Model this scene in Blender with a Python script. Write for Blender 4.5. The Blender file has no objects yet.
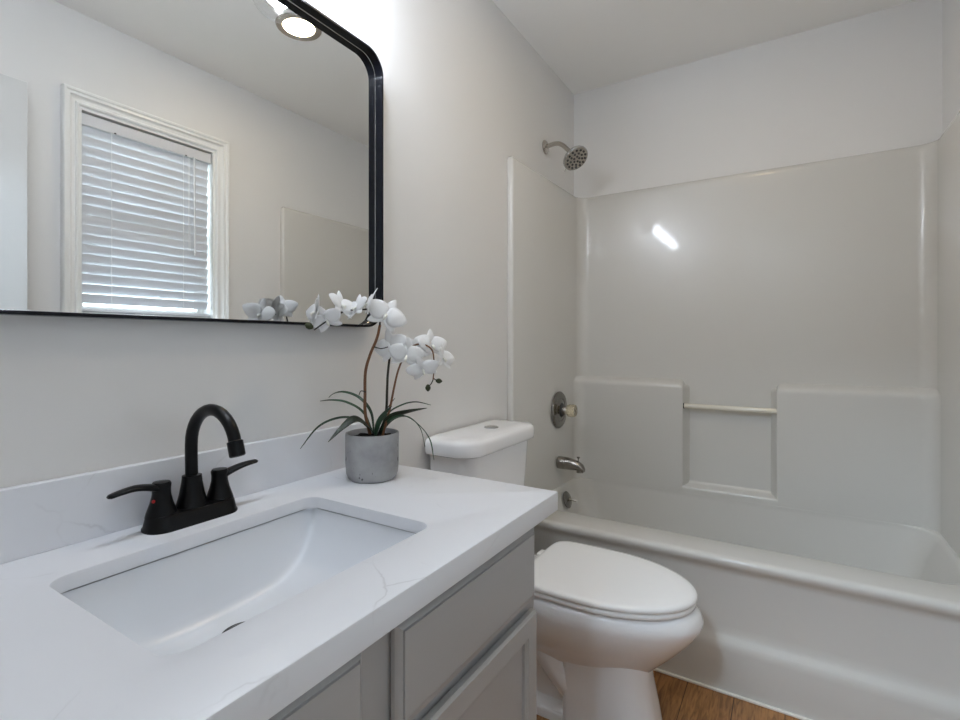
import bpy, bmesh, math, random
from math import sin, cos, pi, radians
from mathutils import Vector, Matrix
from mathutils.geometry import tessellate_polygon

random.seed(4)
sc = bpy.context.scene
COL = sc.collection

# ------------------------------------------------------------------ camera
F_PX, YAW, HY = 499.06, radians(31.734), 342.25
CAM = Vector((1.0106, 0.0, 1.1708))
cd = bpy.data.cameras.new('camera')
cd.sensor_fit = 'HORIZONTAL'
cd.sensor_width = 36.0
cd.lens = F_PX * 36.0 / 960.0
cd.shift_y = (HY - 360.0) / 960.0
cd.clip_start = 0.02
cam = bpy.data.objects.new('camera', cd)
cam.location = CAM
cam.rotation_euler = (pi / 2, 0, YAW)
COL.objects.link(cam)
sc.camera = cam

# ------------------------------------------------------------------ world, exposure
w = bpy.data.worlds.new('sky')
sc.world = w
w.use_nodes = True
bgn = w.node_tree.nodes['Background']
bgn.inputs['Color'].default_value = (0.80, 0.90, 1.0, 1)
bgn.inputs['Strength'].default_value = 2.6
sc.view_settings.view_transform = 'Standard'
sc.view_settings.look = 'None'
sc.view_settings.gamma = 1.0
sc.view_settings.use_curve_mapping = False
sc.view_settings.exposure = 1.97
sc.cycles.use_denoising = True
sc.cycles.max_bounces = 10
sc.cycles.diffuse_bounces = 6
sc.cycles.sample_clamp_indirect = 8.0
sc.cycles.caustics_reflective = False
sc.cycles.caustics_refractive = False

BULB = 31.0          # vanity bulbs (emission strength)
CAN = 24.0           # recessed can over the toilet
HALL_FILL = 47.0          # added fill light in the unseen hallway

# ------------------------------------------------------------------ materials
def mat(name, color, rough=0.5, metal=0.0, coat=0.0, trans=0.0, ior=1.45, spec=0.5, sss=0.0):
    m = bpy.data.materials.new(name)
    m.use_nodes = True
    b = m.node_tree.nodes['Principled BSDF']
    b.inputs['Base Color'].default_value = (*color, 1)
    b.inputs['Roughness'].default_value = rough
    b.inputs['Metallic'].default_value = metal
    b.inputs['Coat Weight'].default_value = coat
    b.inputs['Coat Roughness'].default_value = 0.06
    b.inputs['Transmission Weight'].default_value = trans
    b.inputs['IOR'].default_value = ior
    b.inputs['Specular IOR Level'].default_value = spec
    if sss:
        b.inputs['Subsurface Weight'].default_value = sss
        b.inputs['Subsurface Radius'].default_value = (0.01, 0.01, 0.01)
    return m

def nt(m):
    t = m.node_tree
    return t.nodes, t.links, t.nodes['Principled BSDF']

def add_bump(m, scale, strength, dist=0.002, detail=3):
    n, l, b = nt(m)
    tc = n.new('ShaderNodeTexCoord'); ns = n.new('ShaderNodeTexNoise'); bp = n.new('ShaderNodeBump')
    ns.inputs['Scale'].default_value = scale
    ns.inputs['Detail'].default_value = detail
    bp.inputs['Strength'].default_value = strength
    bp.inputs['Distance'].default_value = dist
    l.new(tc.outputs['Object'], ns.inputs['Vector'])
    l.new(ns.outputs['Fac'], bp.inputs['Height'])
    l.new(bp.outputs['Normal'], b.inputs['Normal'])

def mottle(m, c0, c1, scale, lo=0.35, hi=0.65, stretch=(1, 1, 1), detail=6):
    n, l, b = nt(m)
    tc = n.new('ShaderNodeTexCoord'); mp = n.new('ShaderNodeMapping'); ns = n.new('ShaderNodeTexNoise'); rp = n.new('ShaderNodeValToRGB')
    mp.inputs['Scale'].default_value = stretch
    ns.inputs['Scale'].default_value = scale
    ns.inputs['Detail'].default_value = detail
    rp.color_ramp.elements[0].position = lo; rp.color_ramp.elements[0].color = (*c0, 1)
    rp.color_ramp.elements[1].position = hi; rp.color_ramp.elements[1].color = (*c1, 1)
    l.new(tc.outputs['Object'], mp.inputs['Vector']); l.new(mp.outputs['Vector'], ns.inputs['Vector'])
    l.new(ns.outputs['Fac'], rp.inputs['Fac']); l.new(rp.outputs['Color'], b.inputs['Base Color'])
    return n, l, b, rp

def emis(name, color, strength):
    m = bpy.data.materials.new(name)
    m.use_nodes = True
    n, l, b = nt(m)
    b.inputs['Base Color'].default_value = (0.8, 0.8, 0.8, 1)
    b.inputs['Emission Color'].default_value = (*color, 1)
    b.inputs['Emission Strength'].default_value = strength
    return m

M = {}
M['paint'] = mat('wall_paint', (0.75, 0.74, 0.725), 0.55, spec=0.3)
add_bump(M['paint'], 180, 0.06, 0.001)
M['ceiling'] = mat('ceiling_paint', (0.88, 0.87, 0.85), 0.85, spec=0.2)
M['trim'] = mat('trim_paint', (0.82, 0.82, 0.80), 0.28)
M['acrylic'] = mat('tub_acrylic', (0.63, 0.615, 0.58), 0.26, coat=0.25)
M['porcelain'] = mat('porcelain', (0.90, 0.90, 0.91), 0.10, coat=0.4)
M['basin'] = mat('basin_porcelain', (0.77, 0.79, 0.82), 0.20)
M['seat_plastic'] = mat('seat_plastic', (0.93, 0.93, 0.93), 0.20)
M['cabinet'] = mat('cabinet_paint', (0.42, 0.42, 0.42), 0.38)
M['black'] = mat('matte_black_metal', (0.002, 0.002, 0.0025), 0.28, spec=0.25)
M['frame_black'] = mat('black_frame_metal', (0.003, 0.0035, 0.007), 0.24, spec=0.25)
M['nickel'] = mat('brushed_nickel', (0.50, 0.47, 0.43), 0.24, metal=1.0)
M['chrome'] = mat('chrome', (0.50, 0.50, 0.49), 0.12, metal=1.0)
M['dark_chrome'] = mat('dark_chrome', (0.26, 0.25, 0.235), 0.16, metal=1.0)
M['mirror'] = mat('mirror_silver', (0.86, 0.87, 0.86), 0.0, metal=1.0)
M['dark'] = mat('dark_hole', (0.01, 0.01, 0.01), 0.6)
M['rubber'] = mat('dark_nozzle_rubber', (0.03, 0.03, 0.03), 0.5)
M['knob'] = mat('clear_acrylic_knob', (0.93, 0.84, 0.62), 0.06, trans=0.75, ior=1.49)
M['bar'] = mat('aged_acrylic_bar', (0.74, 0.70, 0.60), 0.12, coat=0.5)
M['blind'] = mat('blind_slats', (0.64, 0.65, 0.68), 0.45)
M['cord'] = mat('blind_cord', (0.85, 0.85, 0.85), 0.8)
M['wand'] = mat('clear_blind_wand', (0.75, 0.76, 0.78), 0.2)
M['soil'] = mat('potting_moss', (0.012, 0.010, 0.008), 0.95)
M['stem'] = mat('orchid_stem', (0.16, 0.07, 0.03), 0.5)
M['stem_dark'] = mat('orchid_spray', (0.02, 0.018, 0.012), 0.5)
M['lip'] = mat('orchid_lip', (0.87, 0.86, 0.78), 0.5)
M['bud'] = mat('orchid_bud', (0.03, 0.04, 0.012), 0.5)
M['red'] = mat('red_mark', (0.5, 0.01, 0.01), 0.4)
M['caulk'] = mat('white_caulk', (0.85, 0.82, 0.76), 0.6)
M['petal'] = mat('orchid_petal', (0.93, 0.93, 0.93), 0.55, spec=0.25)
_n, _l, _b = nt(M['petal'])
_t = _n.new('ShaderNodeBsdfTranslucent'); _t.inputs['Color'].default_value = (0.96, 0.96, 0.96, 1)
_m = _n.new('ShaderNodeMixShader'); _m.inputs['Fac'].default_value = 0.3
_l.new(_b.outputs['BSDF'], _m.inputs[1]); _l.new(_t.outputs['BSDF'], _m.inputs[2]); _l.new(_m.outputs['Shader'], _n['Material Output'].inputs['Surface'])
M['bulb'] = emis('vanity_bulb', (0.80, 0.88, 1.0), BULB)
M['can'] = emis('recessed_bulb', (1.0, 0.79, 0.49), CAN)
M['hall'] = emis('hall_lamp', (0.64, 0.82, 1.0), HALL_FILL)
M['pot'] = mat('concrete_pot', (0.35, 0.35, 0.35), 0.8)
mottle(M['pot'], (0.28, 0.28, 0.285), (0.40, 0.40, 0.405), 22, 0.3, 0.7)
add_bump(M['pot'], 90, 0.35, 0.002, 6)
_n, _l, _b = nt(M['pot'])
_tc = _n.new('ShaderNodeTexCoord'); _mp = _n.new('ShaderNodeMapping'); _mp.inputs['Scale'].default_value = (1.6, 1.6, 0.8)
_ns = _n.new('ShaderNodeTexNoise'); _ns.inputs['Scale'].default_value = 60; _ns.inputs['Detail'].default_value = 4
_rp = _n.new('ShaderNodeValToRGB'); _rp.color_ramp.elements[0].position = 0.66; _rp.color_ramp.elements[0].color = (1, 1, 1, 1)
_rp.color_ramp.elements[1].position = 0.72; _rp.color_ramp.elements[1].color = (0.25, 0.25, 0.25, 1)
_mx = _n.new('ShaderNodeMixRGB'); _mx.blend_type = 'MULTIPLY'; _mx.inputs['Fac'].default_value = 1
_src = _b.inputs['Base Color'].links[0].from_socket
_l.new(_tc.outputs['Object'], _mp.inputs['Vector']); _l.new(_mp.outputs['Vector'], _ns.inputs['Vector']); _l.new(_ns.outputs['Fac'], _rp.inputs['Fac'])
_l.new(_src, _mx.inputs[1]); _l.new(_rp.outputs['Color'], _mx.inputs[2]); _l.new(_mx.outputs['Color'], _b.inputs['Base Color'])
M['leaf'] = mat('orchid_leaf', (0.02, 0.06, 0.03), 0.4)
mottle(M['leaf'], (0.006, 0.022, 0.010), (0.03, 0.085, 0.04), 18, 0.35, 0.7)
M['leaf_dark'] = mat('orchid_broad_leaf', (0.01, 0.02, 0.01), 0.4)
mottle(M['leaf_dark'], (0.005, 0.008, 0.005), (0.03, 0.045, 0.02), 14, 0.35, 0.75)

def thin_glass(name, tint=(1, 1, 1), f=1.0):
    m = bpy.data.materials.new(name); m.use_nodes = True
    n, l = m.node_tree.nodes, m.node_tree.links
    n.remove(n['Principled BSDF'])
    out = n['Material Output']
    tr = n.new('ShaderNodeBsdfTransparent'); gl = n.new('ShaderNodeBsdfGlossy'); mx = n.new('ShaderNodeMixShader'); fr = n.new('ShaderNodeLayerWeight')
    pw = n.new('ShaderNodeMath'); pw.operation = 'POWER'; pw.inputs[1].default_value = 4.0
    ml = n.new('ShaderNodeMath'); ml.operation = 'MULTIPLY_ADD'; ml.inputs[1].default_value = 0.45; ml.inputs[2].default_value = 0.04
    tr.inputs['Color'].default_value = (*tint, 1)
    gl.inputs['Roughness'].default_value = 0.02
    l.new(fr.outputs['Facing'], pw.inputs[0]); l.new(pw.outputs[0], ml.inputs[0])
    l.new(ml.outputs[0], mx.inputs['Fac']); l.new(tr.outputs['BSDF'], mx.inputs[1]); l.new(gl.outputs['BSDF'], mx.inputs[2])
    l.new(mx.outputs['Shader'], out.inputs['Surface'])
    return m
M['globe'] = thin_glass('clear_globe_glass', (0.97, 0.97, 0.97))
M['pane'] = thin_glass('window_pane_glass', (0.95, 0.97, 0.97))

def quartz():
    m = mat('white_quartz', (0.80, 0.80, 0.81), 0.33)
    n, l, b = nt(m)
    tc = n.new('ShaderNodeTexCoord')
    warp = n.new('ShaderNodeTexNoise'); warp.inputs['Scale'].default_value = 5; warp.inputs['Detail'].default_value = 5
    mixv = n.new('ShaderNodeVectorMath'); mixv.operation = 'MULTIPLY_ADD'
    mixv.inputs[1].default_value = (0.16, 0.16, 0.16)
    l.new(tc.outputs['Object'], warp.inputs['Vector'])
    l.new(warp.outputs['Color'], mixv.inputs[0]); l.new(tc.outputs['Object'], mixv.inputs[2])
    vo = n.new('ShaderNodeTexVoronoi'); vo.feature = 'DISTANCE_TO_EDGE'; vo.inputs['Scale'].default_value = 4.2
    l.new(mixv.outputs[0], vo.inputs['Vector'])
    r1 = n.new('ShaderNodeValToRGB')
    r1.color_ramp.elements[0].position = 0.0; r1.color_ramp.elements[0].color = (1, 1, 1, 1)
    r1.color_ramp.elements[1].position = 0.010; r1.color_ramp.elements[1].color = (0, 0, 0, 1)
    l.new(vo.outputs['Distance'], r1.inputs['Fac'])
    ms = n.new('ShaderNodeTexNoise'); ms.inputs['Scale'].default_value = 6.5; ms.inputs['Detail'].default_value = 2
    l.new(tc.outputs['Object'], ms.inputs['Vector'])
    r2 = n.new('ShaderNodeValToRGB')
    r2.color_ramp.elements[0].position = 0.49; r2.color_ramp.elements[0].color = (0, 0, 0, 1)
    r2.color_ramp.elements[1].position = 0.66; r2.color_ramp.elements[1].color = (0.75, 0.75, 0.75, 1)
    l.new(ms.outputs['Fac'], r2.inputs['Fac'])
    mu = n.new('ShaderNodeMath'); mu.operation = 'MULTIPLY'
    l.new(r1.outputs['Color'], mu.inputs[0]); l.new(r2.outputs['Color'], mu.inputs[1])
    mx = n.new('ShaderNodeMixRGB')
    mx.inputs[1].default_value = (0.735, 0.745, 0.775, 1); mx.inputs[2].default_value = (0.56, 0.56, 0.58, 1)
    l.new(mu.outputs[0], mx.inputs['Fac']); l.new(mx.outputs['Color'], b.inputs['Base Color'])
    return m
M['quartz'] = quartz()

def planks():
    m = mat('oak_plank_floor', (0.3, 0.15, 0.06), 0.42)
    n, l, b = nt(m)
    tc = n.new('ShaderNodeTexCoord')
    mp = n.new('ShaderNodeMapping'); mp.inputs['Rotation'].default_value = (0, 0, pi / 2); mp.inputs['Location'].default_value = (0.3, 0.0, 0)
    br = n.new('ShaderNodeTexBrick')
    br.inputs['Scale'].default_value = 1.0
    br.inputs['Brick Width'].default_value = 1.2; br.inputs['Row Height'].default_value = 0.143
    br.inputs['Mortar Size'].default_value = 0.0012
    br.inputs['Color1'].default_value = (0.42, 0.22, 0.088, 1); br.inputs['Color2'].default_value = (0.32, 0.155, 0.058, 1)
    br.inputs['Mortar'].default_value = (0.05, 0.022, 0.010, 1)
    l.new(tc.outputs['Object'], mp.inputs['Vector']); l.new(mp.outputs['Vector'], br.inputs['Vector'])
    gm = n.new('ShaderNodeMapping'); gm.inputs['Scale'].default_value = (9, 1.1, 1)
    g = n.new('ShaderNodeTexNoise'); g.inputs['Scale'].default_value = 9; g.inputs['Detail'].default_value = 9; g.inputs['Distortion'].default_value = 1.2
    l.new(tc.outputs['Object'], gm.inputs['Vector']); l.new(gm.outputs['Vector'], g.inputs['Vector'])
    rp = n.new('ShaderNodeValToRGB')
    rp.color_ramp.elements[0].position = 0.33; rp.color_ramp.elements[0].color = (0.45, 0.40, 0.36, 1)
    rp.color_ramp.elements[1].position = 0.62; rp.color_ramp.elements[1].color = (1.15, 1.1, 1.05, 1)
    l.new(g.outputs['Fac'], rp.inputs['Fac'])
    mx = n.new('ShaderNodeMixRGB'); mx.blend_type = 'MULTIPLY'; mx.inputs['Fac'].default_value = 0.85
    l.new(br.outputs['Color'], mx.inputs[1]); l.new(rp.outputs['Color'], mx.inputs[2])
    # knots
    kv = n.new('ShaderNodeTexVoronoi'); kv.inputs['Scale'].default_value = 4.5
    km = n.new('ShaderNodeMapping'); km.inputs['Scale'].default_value = (1.6, 0.9, 1)
    l.new(tc.outputs['Object'], km.inputs['Vector']); l.new(km.outputs['Vector'], kv.inputs['Vector'])
    kr = n.new('ShaderNodeValToRGB')
    kr.color_ramp.elements[0].position = 0.03; kr.color_ramp.elements[0].color = (0.25, 0.2, 0.16, 1)
    kr.color_ramp.elements[1].position = 0.12; kr.color_ramp.elements[1].color = (1, 1, 1, 1)
    l.new(kv.outputs['Distance'], kr.inputs['Fac'])
    m2 = n.new('ShaderNodeMixRGB'); m2.blend_type = 'MULTIPLY'; m2.inputs['Fac'].default_value = 1
    l.new(mx.outputs['Color'], m2.inputs[1]); l.new(kr.outputs['Color'], m2.inputs[2])
    l.new(m2.outputs['Color'], b.inputs['Base Color'])
    return m
M['floor'] = planks()

# ------------------------------------------------------------------ mesh helpers
ORG = {}
def thing(name, label, cat, loc=(0, 0, 0), group=None, kind=None):
    o = bpy.data.objects.new(name, None)
    o.empty_display_size = 0.05
    COL.objects.link(o)
    o.location = loc
    ORG[o] = Vector(loc)
    if label: o['label'] = label
    if cat: o['category'] = cat
    if group: o['group'] = group
    if kind: o['kind'] = kind
    return o

def obj(name, bm, m, parent=None, angle=38, wn=False, label=None, solid=None, origin=None):
    bmesh.ops.recalc_face_normals(bm, faces=bm.faces[:])
    if parent is not None:
        org = ORG[parent]
    else:
        org = Vector(origin) if origin else Vector((0, 0, 0))
    bmesh.ops.translate(bm, verts=bm.verts[:], vec=-org)
    me = bpy.data.meshes.new(name)
    bm.to_mesh(me); bm.free()
    for p in me.polygons: p.use_smooth = True
    me.set_sharp_from_angle(angle=radians(angle))
    me.materials.append(m)
    o = bpy.data.objects.new(name, me)
    COL.objects.link(o)
    ORG[o] = org
    if parent is not None:
        o.parent = parent
    else:
        o.location = org
    if label: o['label'] = label
    if solid:
        s = o.modifiers.new('thickness', 'SOLIDIFY'); s.thickness = solid; s.offset = 0
    if wn:
        o.modifiers.new('normals', 'WEIGHTED_NORMAL').keep_sharp = True
    return o

def tag(o, label, cat, group=None):
    o['label'] = label; o['category'] = cat
    if group: o['group'] = group

def structure(o, label=None):
    o['kind'] = 'structure'
    if label: o['label'] = label
    return o

def B(): return bmesh.new()

def box(bm, x0, x1, y0, y1, z0, z1, bev=0.0, seg=2):
    t = bmesh.new()
    bmesh.ops.create_cube(t, size=1.0)
    for v in t.verts:
        v.co = Vector(((v.co.x + .5) * (x1 - x0) + x0, (v.co.y + .5) * (y1 - y0) + y0, (v.co.z + .5) * (z1 - z0) + z0))
    if bev:
        bmesh.ops.bevel(t, geom=t.edges[:], offset=bev, segments=seg, profile=0.5, affect='EDGES')
    merge(bm, t)

def merge(bm, t):
    me = bpy.data.meshes.new('tmp')
    t.to_mesh(me); t.free()
    bm.from_mesh(me)
    bpy.data.meshes.remove(me)

def loft(bm, rings, closed=True, cap0=False, cap1=False):
    vs = [[bm.verts.new(p) for p in r] for r in rings]
    n = len(rings[0])
    for a, b in zip(vs, vs[1:]):
        for i in range(n if closed else n - 1):
            j = (i + 1) % n
            try: bm.faces.new((a[i], a[j], b[j], b[i]))
            except ValueError: pass
    if cap0: bm.faces.new(vs[0][::-1])
    if cap1: bm.faces.new(vs[-1])
    return vs

def frames(pts):
    pts = [Vector(p) for p in pts]
    T = []
    for i in range(len(pts)):
        a = pts[max(0, i - 1)]; b = pts[min(len(pts) - 1, i + 1)]
        T.append((b - a).normalized())
    up = Vector((0, 0, 1)) if abs(T[0].z) < .9 else Vector((1, 0, 0))
    N = [(up - T[0] * up.dot(T[0])).normalized()]
    for i in range(1, len(pts)):
        n = N[-1] - T[i] * N[-1].dot(T[i])
        N.append(n.normalized())
    return pts, T, N

def tube(bm, pts, r, seg=14, caps=True, flat=1.0):
    pts, T, N = frames(pts)
    rr = r if isinstance(r, (list, tuple)) else [r] * len(pts)
    rings = []
    for p, t, n, q in zip(pts, T, N, rr):
        b = t.cross(n)
        rings.append([p + n * (q * flat * cos(2 * pi * k / seg)) + b * (q * sin(2 * pi * k / seg)) for k in range(seg)])
    loft(bm, rings, True, caps, caps)

def spline(pts, n=8):
    P = [Vector(p) for p in pts]
    P = [P[0] * 2 - P[1]] + P + [P[-1] * 2 - P[-2]]
    out = []
    for i in range(1, len(P) - 2):
        for k in range(n):
            t = k / n
            a, b, c, d = P[i - 1], P[i], P[i + 1], P[i + 2]
            out.append(0.5 * ((2 * b) + (c - a) * t + (2 * a - 5 * b + 4 * c - d) * t * t + (3 * b - a - 3 * c + d) * t ** 3))
    out.append(P[-2].copy())
    return out

def basis(axis, hint=Vector((0, 0, 1))):
    a = Vector(axis).normalized()
    if abs(a.dot(hint)) > .95: hint = Vector((1, 0, 0))
    u = (hint - a * a.dot(hint)).normalized()
    return a, u, a.cross(u)

def lathe(bm, prof, c, axis=(0, 0, 1), seg=32, cap0=False, cap1=False):
    a, u, v = basis(axis)
    c = Vector(c)
    rings = []
    for r, h in prof:
        r = max(r, 1e-5)
        rings.append([c + a * h + u * (r * cos(2 * pi * k / seg)) + v * (r * sin(2 * pi * k / seg)) for k in range(seg)])
    loft(bm, rings, True, cap0, cap1)

def rrect(x0, x1, y0, y1, r, n=8):
    """counter-clockwise rounded rectangle, (n+1)*4 points; r one number or four (x1y0, x1y1, x0y1, x0y0)"""
    rs = r if isinstance(r, (list, tuple)) else [r] * 4
    out = []
    for (cx, cy, a0), q in zip(((x1, y0, -pi / 2), (x1, y1, 0), (x0, y1, pi / 2), (x0, y0, pi)), rs):
        q = max(q, 1e-5)
        ox = cx - q if cx == x1 else cx + q
        oy = cy - q if cy == y1 else cy + q
        for k in range(n + 1):
            a = a0 + pi / 2 * k / n
            out.append((ox + q * cos(a), oy + q * sin(a)))
    return out

def poly_face(bm, loops):
    """planar face with holes; loops = lists of bm verts"""
    flat = [v for L in loops for v in L]
    for tri in tessellate_polygon([[v.co.copy() for v in L] for L in loops]):
        try: bm.faces.new([flat[i] for i in tri])
        except ValueError: pass

def offset_poly(P, d):
    """move a closed 2D polygon inwards by d (counter-clockwise order)"""
    n = len(P); out = []
    for i in range(n):
        a, b, c = Vector(P[i - 1]), Vector(P[i]), Vector(P[(i + 1) % n])
        e1 = (b - a).normalized(); e2 = (c - b).normalized()
        n1 = Vector((-e1.y, e1.x)); n2 = Vector((-e2.y, e2.x))
        m = n1 + n2
        m = m / max(m.length_squared / 2, 0.2)
        out.append(b + m * d)
    return out

def round_poly(P, rs, n=5):
    out = []
    N = len(P)
    for i in range(N):
        a, b, c = Vector(P[i - 1]), Vector(P[i]), Vector(P[(i + 1) % N])
        r = rs[i]
        if r <= 0: out.append(b); continue
        d1 = (a - b).normalized() * r; d2 = (c - b).normalized() * r
        for k in range(n + 1):
            t = k / n
            out.append((b + d1) * (1 - t) ** 2 + b * (2 * t * (1 - t)) + (b + d2) * t * t)
    return out

def at(u, v, d):
    """the point seen at pixel (u, v), d metres deep along the view axis"""
    r = (u - 480) / F_PX; up = (HY - v) / F_PX
    return CAM + d * Vector((r * cos(YAW) - sin(YAW), r * sin(YAW) + cos(YAW), up))

# ================================================================== SETTING
W, D, H = 1.524, 2.62, 2.54
YF = -0.03                                    # front wall's inner face
WY0, WY1, WZ0, WZ1 = 0.884, 1.466, 1.288, 2.153   # window opening
b = B(); box(b, -0.1, 1.9, -1.5, 2.72, -0.06, 0.0); structure(obj('floor', b, M['floor']), 'brown oak plank floor')
b = B(); box(b, -0.1, 1.9, -1.5, 2.72, H, H + 0.08); structure(obj('ceiling', b, M['ceiling']), 'smooth white painted ceiling')
b = B(); box(b, -0.12, 0, YF, D + 0.1, 0, H); structure(obj('wall_left', b, M['paint']))
b = B(); box(b, 0, W, D, D + 0.1, 0, H); structure(obj('wall_back', b, M['paint']))
b = B()
box(b, W, W + 0.12, YF, WY0, 0, H); box(b, W, W + 0.12, WY1, D + 0.1, 0, H)
box(b, W, W + 0.12, WY0, WY1, 0, WZ0); box(b, W, W + 0.12, WY0, WY1, WZ1, H)
structure(obj('wall_right', b, M['paint']))
DX0, DX1, DZ = 0.63, 1.45, 2.14
b = B()
box(b, -0.12, DX0, YF - 0.1, YF, 0, H); box(b, DX1, W + 0.12, YF - 0.1, YF, 0, H); box(b, DX0, DX1, YF - 0.1, YF, DZ, H)
structure(obj('wall_front', b, M['paint']))
b = B()
box(b, -0.1, 0.0, -1.5, YF - 0.1, 0, H); box(b, 1.8, 1.9, -1.5, YF - 0.1, 0, H); box(b, 0.0, 1.8, -1.5, -1.4, 0, H)
structure(obj('wall_hallway', b, mat('hall_paint', (0.30, 0.27, 0.24), 0.7)), 'taupe walls of the hallway outside the door')  # colour darkened so the unseen walls bounce less fill into the room

# skirting boards
def skirting(name, x0, x1, y0, y1):
    b = B(); box(b, x0, x1, y0, y1, 0, 0.085, 0.004)
    structure(obj(name, b, M['trim'], wn=True))
skirting('baseboard_left', 0.0, 0.013, 1.03, 1.845)
skirting('baseboard_right', W - 0.013, W, 0.72, 1.845)

# window
win = thing('window_1', 'white framed window with moulded casing, in the right wall', None, (W, 1.18, WZ0), kind='structure')
def casing(parent, y0, y1, z0, z1, wd):
    prof = [(0.0, 0.0), (0.0, 0.010), (0.003, 0.014), (0.008, 0.016), (0.012, 0.013), (0.013, 0.008), (0.022, 0.008), (0.029, 0.012), (0.033, 0.018), (0.034, 0.022), (0.044, 0.022), (0.047, 0.024), (0.048, 0.029), (wd - 0.004, 0.031), (wd, 0.027), (wd, 0.0)]
    bm = B()
    path = [(y0, z0, -1, 0), (y0, z1, -1, 1), (y1, z1, 1, 1), (y1, z0, 1, 0)]
    rings = [[Vector((W - h, y + sy * t, z + sz * t)) for t, h in prof] for y, z, sy, sz in path]
    loft(bm, rings, True, True, True)
    return obj('casing', bm, M['trim'], parent, angle=30)
casing(win, WY0, WY1, WZ0 - 0.004, WZ1, 0.060)
b = B()
box(b, W, W + 0.115, WY0, WY0 + 0.012, WZ0, WZ1); box(b, W, W + 0.115, WY1 - 0.012, WY1, WZ0, WZ1)
box(b, W, W + 0.115, WY0 + 0.012, WY1 - 0.012, WZ1 - 0.012, WZ1)
obj('jamb', b, M['trim'], win)
b = B(); box(b, W - 0.045, W + 0.09, WY0 - 0.060 - 0.02, WY1 + 0.060 + 0.02, WZ0 - 0.024, WZ0, 0.005); obj('sill', b, M['trim'], win, wn=True)
b = B(); box(b, W - 0.018, W, WY0 - 0.060, WY1 + 0.060, WZ0 - 0.095, WZ0 - 0.024, 0.004); obj('apron', b, M['trim'], win, wn=True)
sx0, sx1 = W + 0.085, W + 0.115
b = B()
fy0, fy1, fz0, fz1 = WY0 + 0.012, WY1 - 0.012, WZ0, WZ1 - 0.012
for (a0, a1, c0, c1) in ((fy0, fy0 + 0.035, fz0, fz1), (fy1 - 0.035, fy1, fz0, fz1), (fy0 + 0.035, fy1 - 0.035, fz0, fz0 + 0.04), (fy0 + 0.035, fy1 - 0.035, fz1 - 0.04, fz1), (fy0 + 0.035, fy1 - 0.035, 1.70, 1.74)):
    box(b, sx0, sx1, a0, a1, c0, c1, 0.002)
obj('sash', b, M['trim'], win)
b = B(); box(b, sx0 + 0.012, sx0 + 0.016, fy0 + 0.03, fy1 - 0.03, fz0 + 0.035, fz1 - 0.035); obj('pane', b, M['pane'], win)

b = B(); box(b, W + 0.5, W + 14.0, -8.0, 12.0, -0.62, -0.6)
structure(obj('ground', b, mat('lawn', (0.10, 0.13, 0.06), 0.9)), 'grass outside the window')  # unseen plane added to cut upward light on the blind slats

# door standing open against the right wall
dr = thing('door_1', 'plain white door standing open against the right wall', None, (1.44, -0.01, 0.01), kind='structure')
b = B(); box(b, 1.395, 1.43, -0.02, 0.685, 0.012, 2.125, 0.002); obj('slab', b, mat('door_paint', (0.60, 0.60, 0.59), 0.45), dr, wn=True)
b = B()
lathe(b, [(0.032, 0), (0.032, 0.006), (0.012, 0.01), (0.012, 0.035), (0.026, 0.045), (0.029, 0.055), (0.022, 0.066), (0.0, 0.068)], (1.395, 0.62, 0.97), (-1, 0, 0))
obj('door_knob', b, M['nickel'], dr)
for z in (0.25, 1.05, 1.90):
    b = B(); box(b, 1.425, 1.447, -0.022, -0.012, z - 0.045, z + 0.045, 0.002)
    obj('hinge', b, M['nickel'], dr)
b = B()
for (x0, x1, z0, z1) in ((DX0 - 0.055, DX0, 0, DZ + 0.055), (DX0, DX1, DZ, DZ + 0.055), (DX1, DX1 + 0.055, 0, DZ + 0.055)):
    box(b, x0, x1, YF, YF + 0.014, z0, z1, 0.003)
structure(obj('trim_1', b, M['trim'], wn=True), 'white casing round the doorway')
b = B(); box(b, 0.02, W - 0.02, 1.838, 1.8495, 0.0, 0.008, 0.003); structure(obj('trim_2', b, M['caulk']), 'thin white caulk line between tub and floor')

# ================================================================== LAMPS AND ADDED FILL
vl = thing('vanity_light', 'metal bar light with three clear globe shades above the black framed mirror', 'wall lamp', (0.0, 0.51, 2.20))
b = B(); box(b, 0.0, 0.022, 0.06, 0.96, 2.185, 2.245, 0.006); obj('back_plate', b, M['nickel'], vl, wn=True)
for y in (0.18, 0.51, 0.84):
    c = Vector((0.160, y, 2.095))
    b = B(); tube(b, spline([(0.02, y, 2.215), (0.09, y, 2.225), (0.150, y, 2.216), (0.160, y, 2.19)], 6), 0.007); obj('arm', b, M['nickel'], vl)
    b = B(); lathe(b, [(0.0, 0.10), (0.024, 0.10), (0.026, 0.095), (0.026, 0.062), (0.02, 0.06), (0.0, 0.06)], c); obj('socket', b, M['nickel'], vl)
    b = B()
    R = 0.072
    pr = [(R * sin(a), -R * cos(a)) for a in [radians(x) for x in range(4, 158, 7)]]
    lathe(b, [(0.0, -R)] + pr + [(0.027, 0.068)], c, seg=40)
    sh = obj('globe_shade', b, M['globe'], vl, label='clear glass globe', angle=60)
    b = B()
    lathe(b, [(0.0, -0.036), (0.018, -0.034), (0.029, -0.025), (0.035, -0.010), (0.034, 0.006), (0.025, 0.026), (0.015, 0.042), (0.013, 0.06), (0, 0.06)], c, seg=24)
    obj('bulb', b, M['bulb'], vl, angle=60)

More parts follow.
